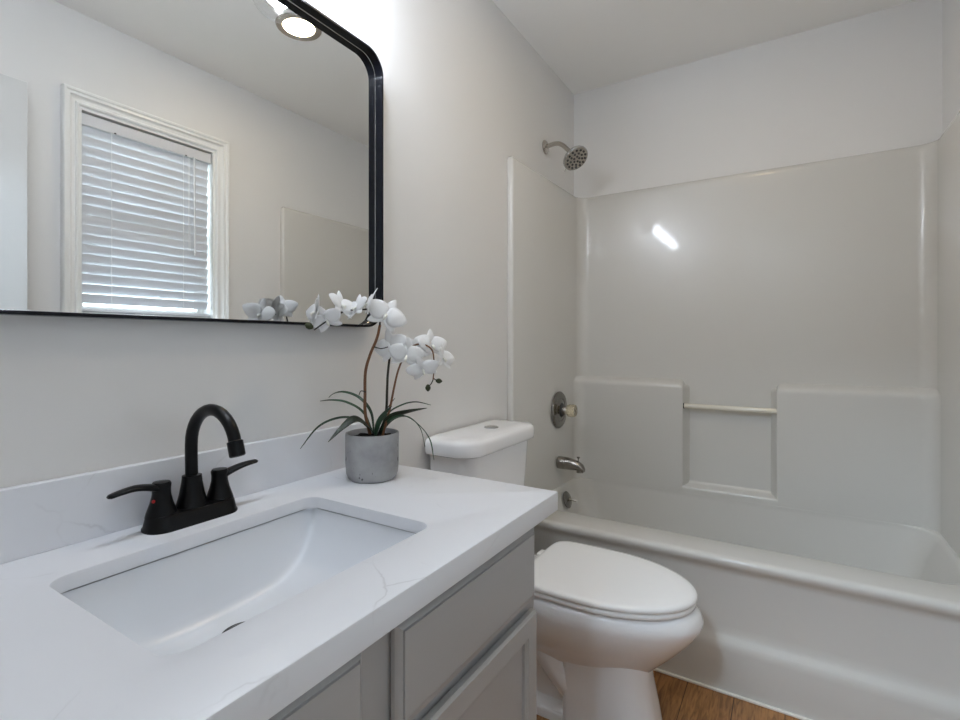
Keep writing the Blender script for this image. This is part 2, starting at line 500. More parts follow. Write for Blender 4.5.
rl = thing('recessed_light', 'round recessed ceiling light glowing warm above the toilet', 'ceiling light', (0.826, 1.43, H))
b = B()
lathe(b, [(0.062, 0.0), (0.068, -0.006), (0.092, -0.006), (0.096, 0.0)], (0.826, 1.43, H)); obj('trim_ring', b, M['nickel'], rl)
b = B(); lathe(b, [(0.0, -0.0035), (0.05, -0.0045), (0.0655, -0.003), (0.0655, -0.001), (0.0, -0.001)], (0.826, 1.43, H)); obj('lens', b, M['can'], rl)

hl = thing('hallway_light', 'flush round ceiling lamp in the hallway outside the door', 'ceiling light', (0.58, -0.95, H))  # unseen lamp added as fill through the doorway
b = B(); lathe(b, [(0.0, 0.0), (0.20, 0.0), (0.20, -0.015), (0.185, -0.02), (0.0, -0.02)], (0.58, -0.95, H)); obj('lamp_base', b, M['trim'], hl)
b = B(); lathe(b, [(0.185, -0.019), (0.18, -0.045), (0.13, -0.07), (0.0, -0.08)], (0.58, -0.95, H)); obj('diffuser', b, M['hall'], hl, angle=70)

# ================================================================== BATHTUB AND SURROUND
tubt = thing('bathtub', 'off-white one piece bathtub and shower surround filling the far end of the room', 'bathtub', (W / 2, 2.23, 0.0))
Y0 = 1.85
e = 0.0015
b = B()
RZ = 0.452
prof = [(1.872, RZ), (1.860, RZ - 0.002), (1.852, RZ - 0.008), (1.850, RZ - 0.018), (1.853, RZ - 0.030), (1.862, RZ - 0.040), (1.869, RZ - 0.050), (1.872, RZ - 0.065), (1.874, 0.215), (1.872, 0.196), (1.866, 0.180), (1.857, 0.166), (1.852, 0.152), (1.850, 0.138), (1.850, 0.0), (1.90, 0.0)]
loft(b, [[Vector((x, y, z)) for y, z in prof] for x in (e, W - e)], closed=False)
bx0, bx1, by0, by1 = 0.052, 1.485, 2.000, 2.549
def basin(off, z, r):
    return [Vector((x, y, z)) for x, y in rrect(bx0 + off * 1.0, bx1 - off * 1.35, by0 + off * .9, by1 - max(0, off - .006) * .6, r, 10)]
rings = [basin(-0.014, RZ, 0.115), basin(-0.006, RZ - 0.002, 0.11), basin(0.0, RZ - 0.008, 0.105), basin(0.006, RZ - 0.022, 0.10), basin(0.03, 0.36, 0.10), basin(0.075, 0.16, 0.11), basin(0.095, 0.115, 0.11), basin(0.125, 0.092, 0.10), basin(0.17, 0.085, 0.08)]
vs = loft(b, rings, True, False, True)
outer = [b.verts.new(Vector((x, y, RZ))) for x, y in ((e, 1.872), (W - e, 1.872), (W - e, 2.61), (e, 2.61))]
poly_face(b, [outer, vs[0]])
bmesh.ops.remove_doubles(b, verts=b.verts[:], dist=0.0006)
obj('tub', b, M['acrylic'], tubt, angle=50)

b = B()
tX, yB, rr_ = 0.028, 2.600, 0.055
path = [(0.0015, Y0), (tX - 0.010, Y0), (tX - 0.003, Y0 + 0.003), (tX, Y0 + 0.010)]
for k in range(9):
    a = pi - pi / 2 * k / 8
    path.append((tX + rr_ + rr_ * cos(a), yB - rr_ + rr_ * sin(a)))
right = [(W - x, y) for x, y in path][::-1]
SL = 0.015                                   # the plumbing wall panel leans inwards towards the back
path = [(x + SL * max(0, (y - Y0)) / 0.75 if x < 0.2 else x, y) for x, y in path] + right
def off_path(d):
    out = []
    n = len(path)
    for i, (x, y) in enumerate(path):
        p0 = Vector(path[max(0, i - 1)]); p1 = Vector(path[min(n - 1, i + 1)])
        t = (p1 - p0).normalized()
        q = Vector((x, y)) + Vector((-t.y, t.x)) * d       # towards the wall
        out.append((min(max(q.x, 0.001), W - 0.001), min(q.y, D - 0.001)))
    return out
lv = [(RZ - 0.002, 0.0), (0.47, 0.0), (1.925, 0.0), (1.936, 0.0), (1.946, 0.0025), (1.953, 0.008), (1.956, 0.015), (1.956, 0.027)]
loft(b, [[Vector((x, y, z)) for x, y in off_path(d)] for z, d in lv], closed=False)
# thick lower back with the notch between its two shelves
SZ, YL = 0.988, 2.55
def shelf_block(flip):
    xe = (W - 0.965) if flip else 0.579
    P, Q, drop = [], [], []
    def add(x, y, qx, qy, dz=0.0):
        P.append((x, y)); Q.append((qx, qy)); drop.append(dz)
    for k in range(11):
        a = pi - pi / 2 * k / 10
        add(tX + rr_ + rr_ * cos(a), YL - rr_ + rr_ * sin(a), tX - 0.001 + rr_ + rr_ * cos(a), yB + 0.001 - rr_ + rr_ * sin(a))
    for k in range(1, 10):
        x = tX + rr_ + (xe - 0.03 - tX - rr_) * k / 9
        add(x, YL, x, yB + 0.004)
    re = 0.008
    for k in range(1, 9):
        t = k / 8
        x = xe - 0.03 + (0.03 - re) * t
        q = max(0, x - (xe - 0.024)) / 0.024
        add(x, YL, x, yB + 0.004, 0.024 * (1 - math.sqrt(max(0, 1 - q * q))))
    d0 = drop[-1]
    for k in range(1, 6):
        a = pi / 2 - pi / 2 * k / 5
        x = xe - re + re * cos(a); q = min(1, (x - (xe - 0.024)) / 0.024)
        add(x, YL + re - re * sin(a), x, yB + 0.004, 0.024 * (1 - math.sqrt(max(0, 1 - q * q))))
    add(xe + 0.024, yB + 0.004, xe + 0.024, yB + 0.004, 0.024)
    rings = []
    for z, s_ in ((RZ - 0.001, 0), (0.47, 0), (SZ - 0.05, 0), (SZ - 0.040, 0), (SZ - 0.030, .02), (SZ - 0.022, .08), (SZ - 0.015, .22), (SZ - .008, .5), (SZ, .85), (SZ + .003, 1.0)):
        rg_ = []
        for (x, y), (qx, qy), dz in zip(P, Q, drop):
            fx = x + (qx - x) * s_; fy_ = y + (qy - y) * s_
            zz = z - dz * min(1, max(0, (z - 0.47) / (SZ - 0.47)) ** 6)
            rg_.append(Vector((W - fx if flip else fx + 0.0145 * max(0, 1 - max(0, fx - tX) / 0.4), fy_, zz)))
        rings.append(rg_)
    loft(b, rings, closed=False)
shelf_block(False); shelf_block(True)
nz_ = 0.482
loft(b, [[Vector((x, y, z)) for y, z in ((YL, RZ - .001), (YL, nz_ - .012), (YL + .001, nz_ - .006), (YL + .004, nz_ - .002), (YL + .009, nz_), (yB - .012, nz_ + .006), (yB - .004, nz_ + .010), (yB, nz_ + .018), (yB + .004, nz_ + .018))] for x in (0.572, 0.972)], closed=False)
obj('surround', b, M['acrylic'], tubt, angle=50)
b = B()
tube(b, [(0.575, 2.566, 0.865), (0.968, 2.566, 0.865)], 0.0125, 18)
obj('grab_bar', b, M['bar'], tubt, label='clear yellowed bar across the notch of the surround')
b = B(); lathe(b, [(0.0, 0.0), (0.0145, 0.0), (0.0145, 0.004), (0.0, 0.004)], (0.579, 2.566, 0.865), (1, 0, 0), 20); obj('bar_socket', b, M['dark'], tubt)

# ------------------------------------------------------------------ shower and tub fittings
SY = 2.29
sh = thing('wall_shower', 'round brushed nickel shower head on a bent arm above the surround', 'shower head', (0, 2.237, 2.12))
c0 = Vector((0.0, 2.237, 2.122))
b = B(); lathe(b, [(0.0, 0.0), (0.033, 0.0), (0.033, 0.004), (0.026, 0.010), (0.013, 0.014), (0.0, 0.014)], c0, (1, 0, 0)); obj('flange', b, M['nickel'], sh)
axis = Vector((0.587, -0.284, -0.75)).normalized()
arm = spline([c0, c0 + Vector((0.055, 0, 0.006)), c0 + Vector((0.092, -0.003, -0.010)), c0 + Vector((0.138, -0.010, -0.058))], 8)
b = B(); tube(b, arm, 0.0105, 16); obj('shower_arm', b, M['nickel'], sh)
hc = arm[-1]
b = B()
lathe(b, [(0.0, -0.004), (0.013, -0.004), (0.015, 0.004), (0.012, 0.012), (0.016, 0.018), (0.040, 0.028), (0.057, 0.036), (0.062, 0.043), (0.062, 0.050), (0.058, 0.054)], hc, axis, 40)
obj('head_shell', b, M['chrome'], sh)
b = B(); lathe(b, [(0.0585, 0.0535), (0.054, 0.0555), (0.0, 0.057)], hc, axis, 40); fc = obj('spray_face', b, M['nickel'], sh)
a_, u_, v_ = basis(axis)
b = B()
for ring, cnt in ((0.014, 5), (0.030, 9), (0.046, 14)):
    for k in range(cnt):
        q = 2 * pi * (k + .3) / cnt
        p = hc + a_ * 0.055 + u_ * ring * cos(q) + v_ * ring * sin(q)
        lathe(b, [(0.0058, 0.0), (0.0054, 0.003), (0.0, 0.0035)], p, axis, 8)
nz = obj('nozzle', b, M['rubber'], fc)
b = B(); tube(b, [hc + a_ * .048 + v_ * .02 - u_ * .058, hc + a_ * .050 + v_ * .022 - u_ * .074], 0.003, 8); obj('spray_lever', b, M['nickel'], sh)

va = thing('shower_valve', 'round nickel shower valve plate with clear knob above the tub spout', 'shower valve', (0.0405, 2.312, 0.836))
vc = Vector((0.0405, 2.312, 0.836))
b = B(); lathe(b, [(0.091, 0.0), (0.091, 0.004), (0.085, 0.010), (0.060, 0.013), (0.056, 0.010), (0.050, 0.013), (0.022, 0.020), (0.0, 0.020)], vc, (1, 0, 0), 48); obj('escutcheon', b, M['dark_chrome'], va)
b = B(); lathe(b, [(0.020, 0.016), (0.019, 0.044), (0.0, 0.044)], vc, (1, 0, 0), 24); obj('valve_stem', b, M['nickel'], va)
b = B(); lathe(b, [(0.036, 0.010), (0.036, 0.0165), (0.030, 0.0215), (0.024, 0.0225), (0.0, 0.0225)], vc, (1, 0, 0), 32); obj('hub', b, M['rubber'], va, label='dark ring round the valve stem')
b = B()
seg = 40
rg = []
for r, h in ((0.014, 0.044), (0.024, 0.046), (0.029, 0.052), (0.030, 0.075), (0.027, 0.088), (0.018, 0.092), (0.001, 0.092)):
    rg.append([vc + Vector((h, (r * (1 + .06 * cos(10 * 2 * pi * k / seg))) * cos(2 * pi * k / seg), (r * (1 + .06 * cos(10 * 2 * pi * k / seg))) * sin(2 * pi * k / seg))) for k in range(seg)])
loft(b, rg, True, True, True)
obj('knob', b, M['knob'], va, label='clear faceted acrylic knob')
b = B(); lathe(b, [(0.0, 0.093), (0.010, 0.093), (0.010, 0.0945), (0.0, 0.0955)], vc, (1, 0, 0), 16); obj('knob_cap', b, M['nickel'], va)

ts = thing('tub_spout', 'brushed nickel tub spout between shower valve and overflow plate', 'tub spout', (0.0405, 2.306, 0.57))
p0 = Vector((0.0405, 2.306, 0.577))
b = B()
sp = [(0.0, 0.0, .028, .030), (0.006, 0.0, .029, .031), (0.05, 0.0, .027, .030), (0.085, -0.002, .024, .026), (0.108, -0.006, .022, .022), (0.125, -0.013, .019, .017), (0.134, -0.022, .014, .010)]
rg = []
for dx, dz, rh, rv in sp:
    rg.append([p0 + Vector((dx, rh * cos(2 * pi * k / 24), dz + rv * sin(2 * pi * k / 24))) for k in range(24)])
loft(b, rg, True, True, True)
lathe(b, [(0.016, 0.0), (0.017, -0.020), (0.013, -0.021), (0.0, -0.018)], p0 + Vector((0.112, 0, -0.016)), (0, 0, 1), 20, True)
obj('spout_body', b, mat('worn_nickel', (0.33, 0.31, 0.285), 0.24, metal=1.0), ts)
b = B(); lathe(b, [(0.0035, 0.0), (0.003, 0.018), (0.007, 0.020), (0.008, 0.026), (0.0, 0.028)], p0 + Vector((0.104, 0, 0.012)), (0, 0, 1), 14); obj('diverter_knob', b, M['dark_chrome'], ts)

oc = Vector((0.0785, 2.325, 0.392))
on = Vector((0.96, 0, 0.30)).normalized()
ov = thing('overflow_plate', 'round nickel overflow plate with lever inside the tub wall', 'overflow plate', oc)
b = B(); lathe(b, [(0.041, 0.0), (0.041, 0.004), (0.036, 0.008), (0.012, 0.012), (0.0, 0.012)], oc, on, 32); obj('plate', b, M['dark_chrome'], ov)
b = B(); tube(b, [oc + on * .008, oc + on * .03 + Vector((0, .0, -.004)), oc + on * .05 + Vector((0, .004, -.016))], [.006, .005, .0055], 10); obj('trip_lever', b, M['nickel'], ov)

# ================================================================== TOILET
TY = 1.53
to = thing('toilet', 'white two piece toilet with closed lid between vanity and tub', 'toilet', (0.35, TY, 0.0))
def egg(xb, xf, hw, z, n=48, xm=None, back_pow=3.2):
    xm = xm if xm is not None else xb + (xf - xb) * 0.42
    out = []
    for k in range(n):
        a = 2 * pi * k / n
        c, s = cos(a), sin(a)
        if c >= 0:
            x = xm + (xf - xm) * c; y = hw * s
        else:
            p = back_pow
            x = xm - (xm - xb) * abs(c) ** (2 / p); y = hw * (abs(s) ** (2 / p)) * (1 if s >= 0 else -1)
        out.append(Vector((x, TY + y, z)))
    return out
b = B()
loft(b, [egg(.235, .770, .172, .412), egg(.230, .786, .183, .408), egg(.228, .797, .189, .397), egg(.226, .806, .192, .378), egg(.224, .803, .190, .360), egg(.222, .782, .181, .325), egg(.215, .747, .163, .284), egg(.205, .716, .142, .250), egg(.20, .690, .122, .224), egg(.20, .672, .108, .205), egg(.20, .660, .098, .192)], True, True, False)
# pedestal column
def col(x0, x1, hw, z, r): return [Vector((x, y, z)) for x, y in rrect(x0, x1, TY - hw, TY + hw, [r, r, .02, .02], 8)]
loft(b, [col(.415, .662, .103, .235, .085), col(.42, .662, .103, .17, .085), col(.42, .680, .106, .08, .085), col(.42, .690, .110, .02, .085), col(.42, .692, .111, .0, .085)], True, True, True)
# rear body, trapway and foot
loft(b, [[Vector((x, y, z)) for x, y in rrect(.06, .48, TY - hw, TY + hw, .03, 6)] for z, hw in ((0.0, .100), (.022, .100), (.030, .094), (.045, .062), (.20, .058), (.30, .075), (.385, .105))], True, True, True)
for s in (-1, 1):
    tube(b, spline([(.46, TY + s * .045, .085), (.40, TY + s * .055, .15), (.33, TY + s * .055, .215), (.25, TY + s * .052, .20), (.20, TY + s * .050, .12), (.17, TY + s * .045, .03)], 6), [.055] * 30 + [.05], 16)
# deck under the tank
loft(b, [[Vector((x, y, z)) for x, y in rrect(.03, .30, TY - hw, TY + hw, .04, 6)] for z, hw in ((.33, .10), (.355, .115), (.395, .118), (.40, .114))], True, True, True)
obj('bowl', b, M['porcelain'], to, angle=45)
def lidring(o, z): return egg(.286 + o, .790 - o, .191 - o, z + .0145, 60, back_pow=7)
b = B(); loft(b, [lidring(.012, .400), lidring(.006, .401), lidring(.003, .404), lidring(.003, .412), lidring(.007, .416), lidring(.014, .417)], True, True, True); obj('seat', b, M['seat_plastic'], to, angle=60)
b = B(); loft(b, [lidring(.008, .4175), lidring(.003, .4185), lidring(.0, .422), lidring(.001, .430), lidring(.006, .4345), lidring(.018, .4365), lidring(.06, .4375), lidring(.12, .438)], True, True, True); obj('lid', b, M['seat_plastic'], to, angle=60)
for s in (-1, 1):
    b = B(); box(b, .262, .300, TY + s * .075 - .022, TY + s * .075 + .022, .408, .436, .005)
    obj('hinge', b, M['seat_plastic'], to)
b = B()
TYT = TY - 0.012
def tk(x1, hw, z, r): return [Vector((x, y, z)) for x, y in rrect(.012, x1, TYT - hw - .006, TYT + hw + .006, [r, r, .012, .012], 10)]
loft(b, [tk(.150, .185, .400, .05), tk(.155, .190, .412, .055), tk(.165, .202, .60, .06), tk(.176, .218, .808, .064)], True, True, True)
obj('tank', b, M['porcelain'], to)
b = B()
loft(b, [tk(.188, .232, .808, .075), tk(.195, .240, .812, .08), tk(.197, .242, .821, .082), tk(.197, .242, .846, .082), tk(.193, .238, .856, .078), tk(.184, .229, .861, .07), tk(.14, .18, .8635, .05)], True, True, True)
obj('tank_lid', b, M['porcelain'], to, angle=50)
b = B(); lathe(b, [(0.026, 0.0), (0.026, 0.003), (0.023, 0.0045), (0.0, 0.0045)], (0.100, TY + 0.02, 0.8632), (0, 0, 1), 32); obj('flush_button', b, M['chrome'], to, label='round chrome flush button')

# ================================================================== VANITY
CY0, CY1 = -0.002, 0.955
vc_ = thing('vanity_cabinet', 'grey painted vanity cabinet with slab drawer and shaker door', 'cabinet', (0.28, 0.48, 0.0))
FX = 0.553
b = B()
box(b, 0.002, FX - 0.02, CY0, CY0 + 0.018, 0.0, 0.801); box(b, 0.002, FX - 0.02, CY1 - 0.018, CY1, 0.0, 0.801)
box(b, 0.002, FX - 0.02, CY0 + 0.018, CY1 - 0.018, 0.10, 0.118); box(b, 0.002, 0.012, CY0 + 0.018, CY1 - 0.018, 0.118, 0.801)
box(b, FX - 0.09, FX - 0.075, CY0 + 0.018, CY1 - 0.018, 0.0, 0.10)
obj('carcass', b, M['cabinet'], vc_)
b = B()
for (y0, y1, z0, z1) in ((CY0, 0.05, 0.10, 0.801), (0.432, 0.524, 0.10, 0.801), (0.912, CY1, 0.10, 0.801), (0.05, 0.432, 0.745, 0.801), (0.524, 0.912, 0.745, 0.801), (0.05, 0.432, 0.61, 0.672), (0.524, 0.912, 0.61, 0.672), (0.05, 0.432, 0.10, 0.15), (0.524, 0.912, 0.10, 0.15)):
    box(b, FX - 0.02, FX, y0, y1, z0, z1)
obj('face_frame', b, M['cabinet'], vc_)
def slab(name, y0, y1, z0, z1):
    bm = B()
    # slab front whose edge slopes back in a bevel
    ring = lambda o, x: [Vector((x, y, z)) for y, z in ((y0 + o, z0 + o), (y1 - o, z0 + o), (y1 - o, z1 - o), (y0 + o, z1 - o))]
    def ring(o, x, ob=0.0): return [Vector((x, y, z)) for y, z in ((y0 + o, z0 + o + ob), (y1 - o, z0 + o + ob), (y1 - o, z1 - o), (y0 + o, z1 - o))]
    loft(bm, [ring(.006, FX + 0.0003), ring(.006, FX + 0.004), ring(0, FX + 0.004), ring(0, FX + 0.011), ring(.002, FX + .014), ring(.0075, FX + 0.0185, .008), ring(.0085, FX + .0175, .008), ring(.0092, FX + .0165, .008), ring(.0102, FX + .0168, .008), ring(.0105, FX + .0205, .008)], True, True, True)
    return obj(name, bm, M['cabinet'], vc_, angle=20)
slab('false_front', 0.040, 0.444, 0.648, 0.796)
slab('drawer_front', 0.506, 0.926, 0.646, 0.793)
def shaker(y0, y1, z0, z1):
    bm = B()
    rw = 0.047
    ring = lambda o, x: [Vector((x, y, z)) for y, z in ((y0 + o, z0 + o), (y1 - o, z0 + o), (y1 - o, z1 - o), (y0 + o, z1 - o))]
    loft(bm, [ring(.006, FX + 0.0003), ring(.006, FX + 0.004), ring(0, FX + 0.004), ring(0, FX + 0.014), ring(0.004, FX + 0.0195), ring(rw - .008, FX + 0.0195), ring(rw - .006, FX + 0.017), ring(rw - .001, FX + 0.015), ring(rw, FX + 0.008)], True, True, False)
    d = obj('door', bm, M['cabinet'], vc_, angle=20)
    bm = B(); box(bm, FX + 0.003, FX + 0.009, y0 + rw - .006, y1 - rw + .006, z0 + rw - .006, z1 - rw + .006)
    obj('door_panel', bm, M['cabinet'], d)
shaker(0.040, 0.444, 0.125, 0.623)
shaker(0.508, 0.932, 0.125, 0.623)

# countertop: slab with a sink hole and a built-up front edge
TZ, TB, TS = 0.842, 0.802, 0.818
tX0, tX1, tY0, tY1 = 0.001, 0.578, -0.025, 1.028
SX0, SX1, SY0, SY1 = 0.140, 0.464, 0.268, 0.722
b = B()
ro = lambda o, z: [Vector((x, y, z)) for x, y in rrect(tX0, tX1 - o, tY0, tY1 - o, [.0004, .003, .0004, .0004], 3)]
outer = loft(b, [ro(0.036, TB), ro(0.0, TB), ro(0.0, TZ - .003), ro(.0009, TZ - .0009), ro(.003, TZ)], True)
hole = lambda o, z, r=.028: [Vector((x, y, z)) for x, y in rrect(SX0 - o, SX1 + o, SY0 - o, SY1 + o, r, 8)]
inner = loft(b, [hole(.003, TZ, .031), hole(.0009, TZ - .0009, .029), hole(0, TZ - .003), hole(0, TS)], True)
poly_face(b, [outer[-1], inner[0]])
und = loft(b, [ro(0.036, TB), ro(0.036, TS)], True)
poly_face(b, [und[-1], inner[-1]])
bmesh.ops.remove_doubles(b, verts=b.verts[:], dist=0.00005)
ct = obj('countertop', b, M['quartz'], origin=(0.29, 0.5, TB), angle=25)
tag(ct, 'white quartz countertop with faint grey veins on the grey vanity', 'countertop')
b = B(); box(b, 0.001, 0.020, -0.025, 1.026, TZ, 0.951, 0.0015)
bs = obj('backsplash', b, M['quartz'], wn=True, origin=(0.01, 0.5, TZ))
tag(bs, 'low quartz backsplash strip along the wall behind the black faucet', 'backsplash')

sk = thing('undermount_sink', 'white rectangular basin set under the quartz countertop', 'sink', (0.30, 0.495, 0.69))
b = B()
yc = (SY0 + SY1) / 2; hy = (SY1 - SY0) / 2 + .004
nX, nY = 26, 60
zb = 0.690; zt = TS - 0.0032
grid = []
def bowl_z(sy, sx):
    a = max(0.0, 1 - abs(sy) ** 3.4) ** (1 / 1.7)
    c = max(0.0, 1 - abs(sx) ** 40) ** (1 / 3.0)
    return zt - (zt - zb) * a * c
xs0, xs1 = SX0 - .004, SX1 + .004
def tw(i, n, p=1.0):      # points crowd towards both ends
    t = -cos(pi * i / n)
    return t
for j in range(nY + 1):
    row = []
    sy = tw(j, nY)
    for i in range(nX + 1):
        sx = tw(i, nX)
        zz = bowl_z(sy, sx)
        dep = (zt - zz) / (zt - zb)
        xx = (xs0 + xs1) / 2 + sx * ((xs1 - xs0) / 2) * (1 - .10 * dep)
        row.append(b.verts.new((xx, yc + sy * hy, zz)))
    grid.append(row)
for j in range(nY):
    for i in range(nX):
        b.faces.new((grid[j][i], grid[j][i + 1], grid[j + 1][i + 1], grid[j + 1][i]))
basin_o = obj('basin', b, M['basin'], sk, angle=80)
b = B()
dc = Vector((0.240, 0.497, zb + .0005))
lathe(b, [(0.0, 0.0008), (0.031, 0.0008), (0.0325, 0.0)], dc, (0, 0, 1), 32); obj('drain', b, M['dark'], sk, label='dark drain opening')
b = B(); lathe(b, [(0.0, 0.006), (0.020, 0.005), (0.024, 0.003), (0.024, 0.001)], dc, (0, 0, 1), 32); obj('stopper', b, M['black'], sk)

# ------------------------------------------------------------------ faucet
fa = thing('faucet', 'matte black two handle faucet with arched spout behind the sink', 'faucet', (0.066, 0.508, TZ))
fy = 0.508
b = B()
def plate(o, z): return [Vector((x, y, z)) for x, y in rrect(.036 + o, .100 - o, fy - .081 + o, fy + .080 - o, .030 - o * .6, 10)]
loft(b, [plate(-.002, TZ), plate(-.002, TZ + .003), plate(0, TZ + .006), plate(.003, TZ + .022), plate(.006, TZ + .026), plate(.014, TZ + .0275)], True, True, True)
obj('base_plate', b, M['black'], fa, angle=35)
sx_ = 0.066
b = B(); lathe(b, [(0.028, 0.024), (0.0255, 0.032), (0.021, 0.050), (0.0175, 0.070), (0.0165, 0.080), (0.0165, 0.082), (0.012, 0.083)], (sx_, fy, TZ), (0, 0, 1), 28, cap1=True); obj('spout_collar', b, M['black'], fa)
b = B()
pts = [(sx_ - .001, fy, TZ + .078), (sx_ - .002, fy, TZ + .12), (sx_ - .002, fy, TZ + .138)]
R = 0.070
for k in range(1, 17):
    a = radians(180 - 168 * k / 16)
    pts.append((sx_ - .002 + R + R * cos(a), fy, TZ + .140 + R * .97 * sin(a)))
tube(b, pts, [.0108] * 3 + [.0108] * 8 + [.0104] * 8, 20)
obj('spout', b, M['black'], fa, angle=60)
pe = Vector(pts[-1]); de = (Vector(pts[-1]) - Vector(pts[-2])).normalized()
b = B(); lathe(b, [(0.0106, -0.006), (0.0132, -0.004), (0.0132, 0.020), (0.011, 0.022), (0.0, 0.020)], pe, de, 24); obj('aerator', b, M['black'], fa)
for s in (-1, 1):
    hc_ = Vector((sx_, fy + s * .053, TZ))
    b = B()
    lathe(b, [(0.0255, 0.022), (0.0235, 0.030), (0.018, 0.046), (0.0148, 0.060), (0.0145, 0.070), (0.0155, 0.078), (0.0135, 0.082), (0.0, 0.083)], hc_, (0, 0, 1), 28)
    hd = obj('handle', b, M['black'], fa)
    b = B()
    lp = [(0, 0.0, .069), (.001, s * .018, .076), (.003, s * .042, .081), (.006, s * .066, .080), (.008, s * .085, .077)] if s < 0 else [(0, 0.0, .067), (.0, s * .018, .073), (.002, s * .040, .079), (.004, s * .060, .082), (.006, s * .077, .083)]
    P_ = spline([hc_ + Vector(p) for p in lp], 6)
    n_ = len(P_)
    rings = []
    for i, p in enumerate(P_):
        t = i / (n_ - 1)
        wd = .0135 * (1 - t) + .0090 * t; th = .0070 * (1 - t) + .0036 * t
        if i == n_ - 1: wd *= .5; th *= .6
        if i == n_ - 2: wd *= .85
        T = (P_[min(i + 1, n_ - 1)] - P_[max(i - 1, 0)]).normalized()
        Xv = Vector((1, 0, 0)); Xv = (Xv - T * T.dot(Xv)).normalized(); Zv = T.cross(Xv)
        rings.append([p + Xv * wd * cos(2 * pi * k / 16) + Zv * th * sin(2 * pi * k / 16) for k in range(16)])
    loft(b, rings, True, True, True)
    obj('lever', b, M['black'], hd, angle=60)
    if s < 0:
        b = B(); d_ = Vector((.35, -.93, .1)).normalized()
        lathe(b, [(0.003, -0.002), (0.003, 0.0008), (0.0, 0.0012)], hc_ + Vector((0, 0, .050)) + d_ * .0172, d_, 12); obj('hot_mark', b, M['red'], hd, label='small red hot water mark')

# ================================================================== MIRROR
mi = thing('wall_mirror', 'large mirror with rounded corners and deep black metal frame', 'mirror', (0.0, 0.525, 1.212))
mY0, mY1, mZ0, mZ1, mR = 0.000, 1.053, 1.212, 1.978, 0.062
b = B()
fr = lambda o, x: [Vector((x, y, z)) for y, z in rrect(mY0 + o, mY1 - o, mZ0 + o, mZ1 - o, mR - o, 14)]
loft(b, [fr(.0, .001), fr(.0, .0395), fr(.0008, .040), fr(.0052, .040), fr(.006, .0395), fr(.006, .012)], True)
obj('frame', b, M['frame_black'], mi, angle=30)
b = B()
loft(b, [fr(.0056, .004), fr(.0056, .014)], True, True, True)
obj('glass', b, M['mirror'], mi, angle=30)
b = B()
loft(b, [fr(.0060, .0141), fr(.0060, .0148), fr(.0072, .0144), fr(.0074, .0141)], True)
obj('glass_edge', b, M['chrome'], mi, label='bright polished edge line of the glass')

# ================================================================== WINDOW BLIND
bl = thing('window_blind', 'white slatted blind lowered over the window', 'blind', (W + 0.03, 1.17, WZ1 - 0.012))
bxc = W + 0.036
by0_, by1_ = WY0 + 0.015, WY1 - 0.016
b = B(); box(b, bxc - 0.026, bxc + 0.026, by0_, by1_, WZ1 - 0.068, WZ1 - 0.020, 0.002); obj('head_rail', b, M['blind'], bl, wn=True)
b = B()
zb0 = WZ0 + 0.012
ztop = WZ1 - 0.085
pitch = 0.0418
ns = int((ztop - zb0 - 0.03) / pitch)
for i in range(ns + 1):
    zc_ = ztop - i * pitch
    tilt = radians(70 + random.uniform(-1.5, 1.5)) if i not in (9, 10) else radians(77)
    if i >= ns - 1: tilt = radians(64)
    hw = 0.0212
    ring = []
    t_ = bmesh.new()
    n_ = 6
    top, bot = [], []
    for k in range(n_ + 1):
        s_ = -1 + 2 * k / n_
        cam_ = 0.0018 * (1 - s_ * s_)
        # room edge (smaller x) is the upper edge
        dx, dz = -s_ * hw * cos(tilt), s_ * hw * sin(tilt)
        nx, nz = -sin(tilt), -cos(tilt)
        top.append((dx + nx * (cam_ + .0013), dz + nz * (cam_ + .0013))); bot.append((dx + nx * (cam_ - .0013), dz + nz * (cam_ - .0013)))
    pr = top + bot[::-1]
    loft(b, [[Vector((bxc + px, y, zc_ + pz)) for px, pz in pr] for y in (by0_, by1_ - 0.004 - random.uniform(0, .004))], True, True, True)
obj('slats', b, M['blind'], bl, angle=50)
b = B(); box(b, bxc - 0.022, bxc + 0.022, by0_, by1_ - 0.005, zb0, zb0 + 0.014, 0.003); obj('bottom_rail', b, M['blind'], bl, wn=True)
for y in (1.01, 1.315):
    b = B()
    for dx in (-.0235, .0235): tube(b, [(bxc + dx, y, WZ1 - .066), (bxc + dx, y, zb0 + .01)], .0012, 6)
    obj('ladder_cord', b, M['cord'], bl)
b = B()
for dy in (0, .006): tube(b, [(bxc - .027, 1.335 + dy, WZ1 - .066), (bxc - .029, 1.337 + dy, 1.62)], .0011, 6)
obj('pull_cord', b, M['cord'], bl)
b = B(); tube(b, [(bxc - .029, 1.363, WZ1 - .062), (bxc - .031, 1.366, 1.60)], .0042, 8); obj('tilt_wand', b, M['wand'], bl)
for y in (1.022, 1.325, 1.363):
    b = B(); box(b, bxc - .0275, bxc - .025, y - .004, y + .004, WZ1 - .068, WZ1 - .063)
    obj('cord_slot', b, M['dark'], bl)

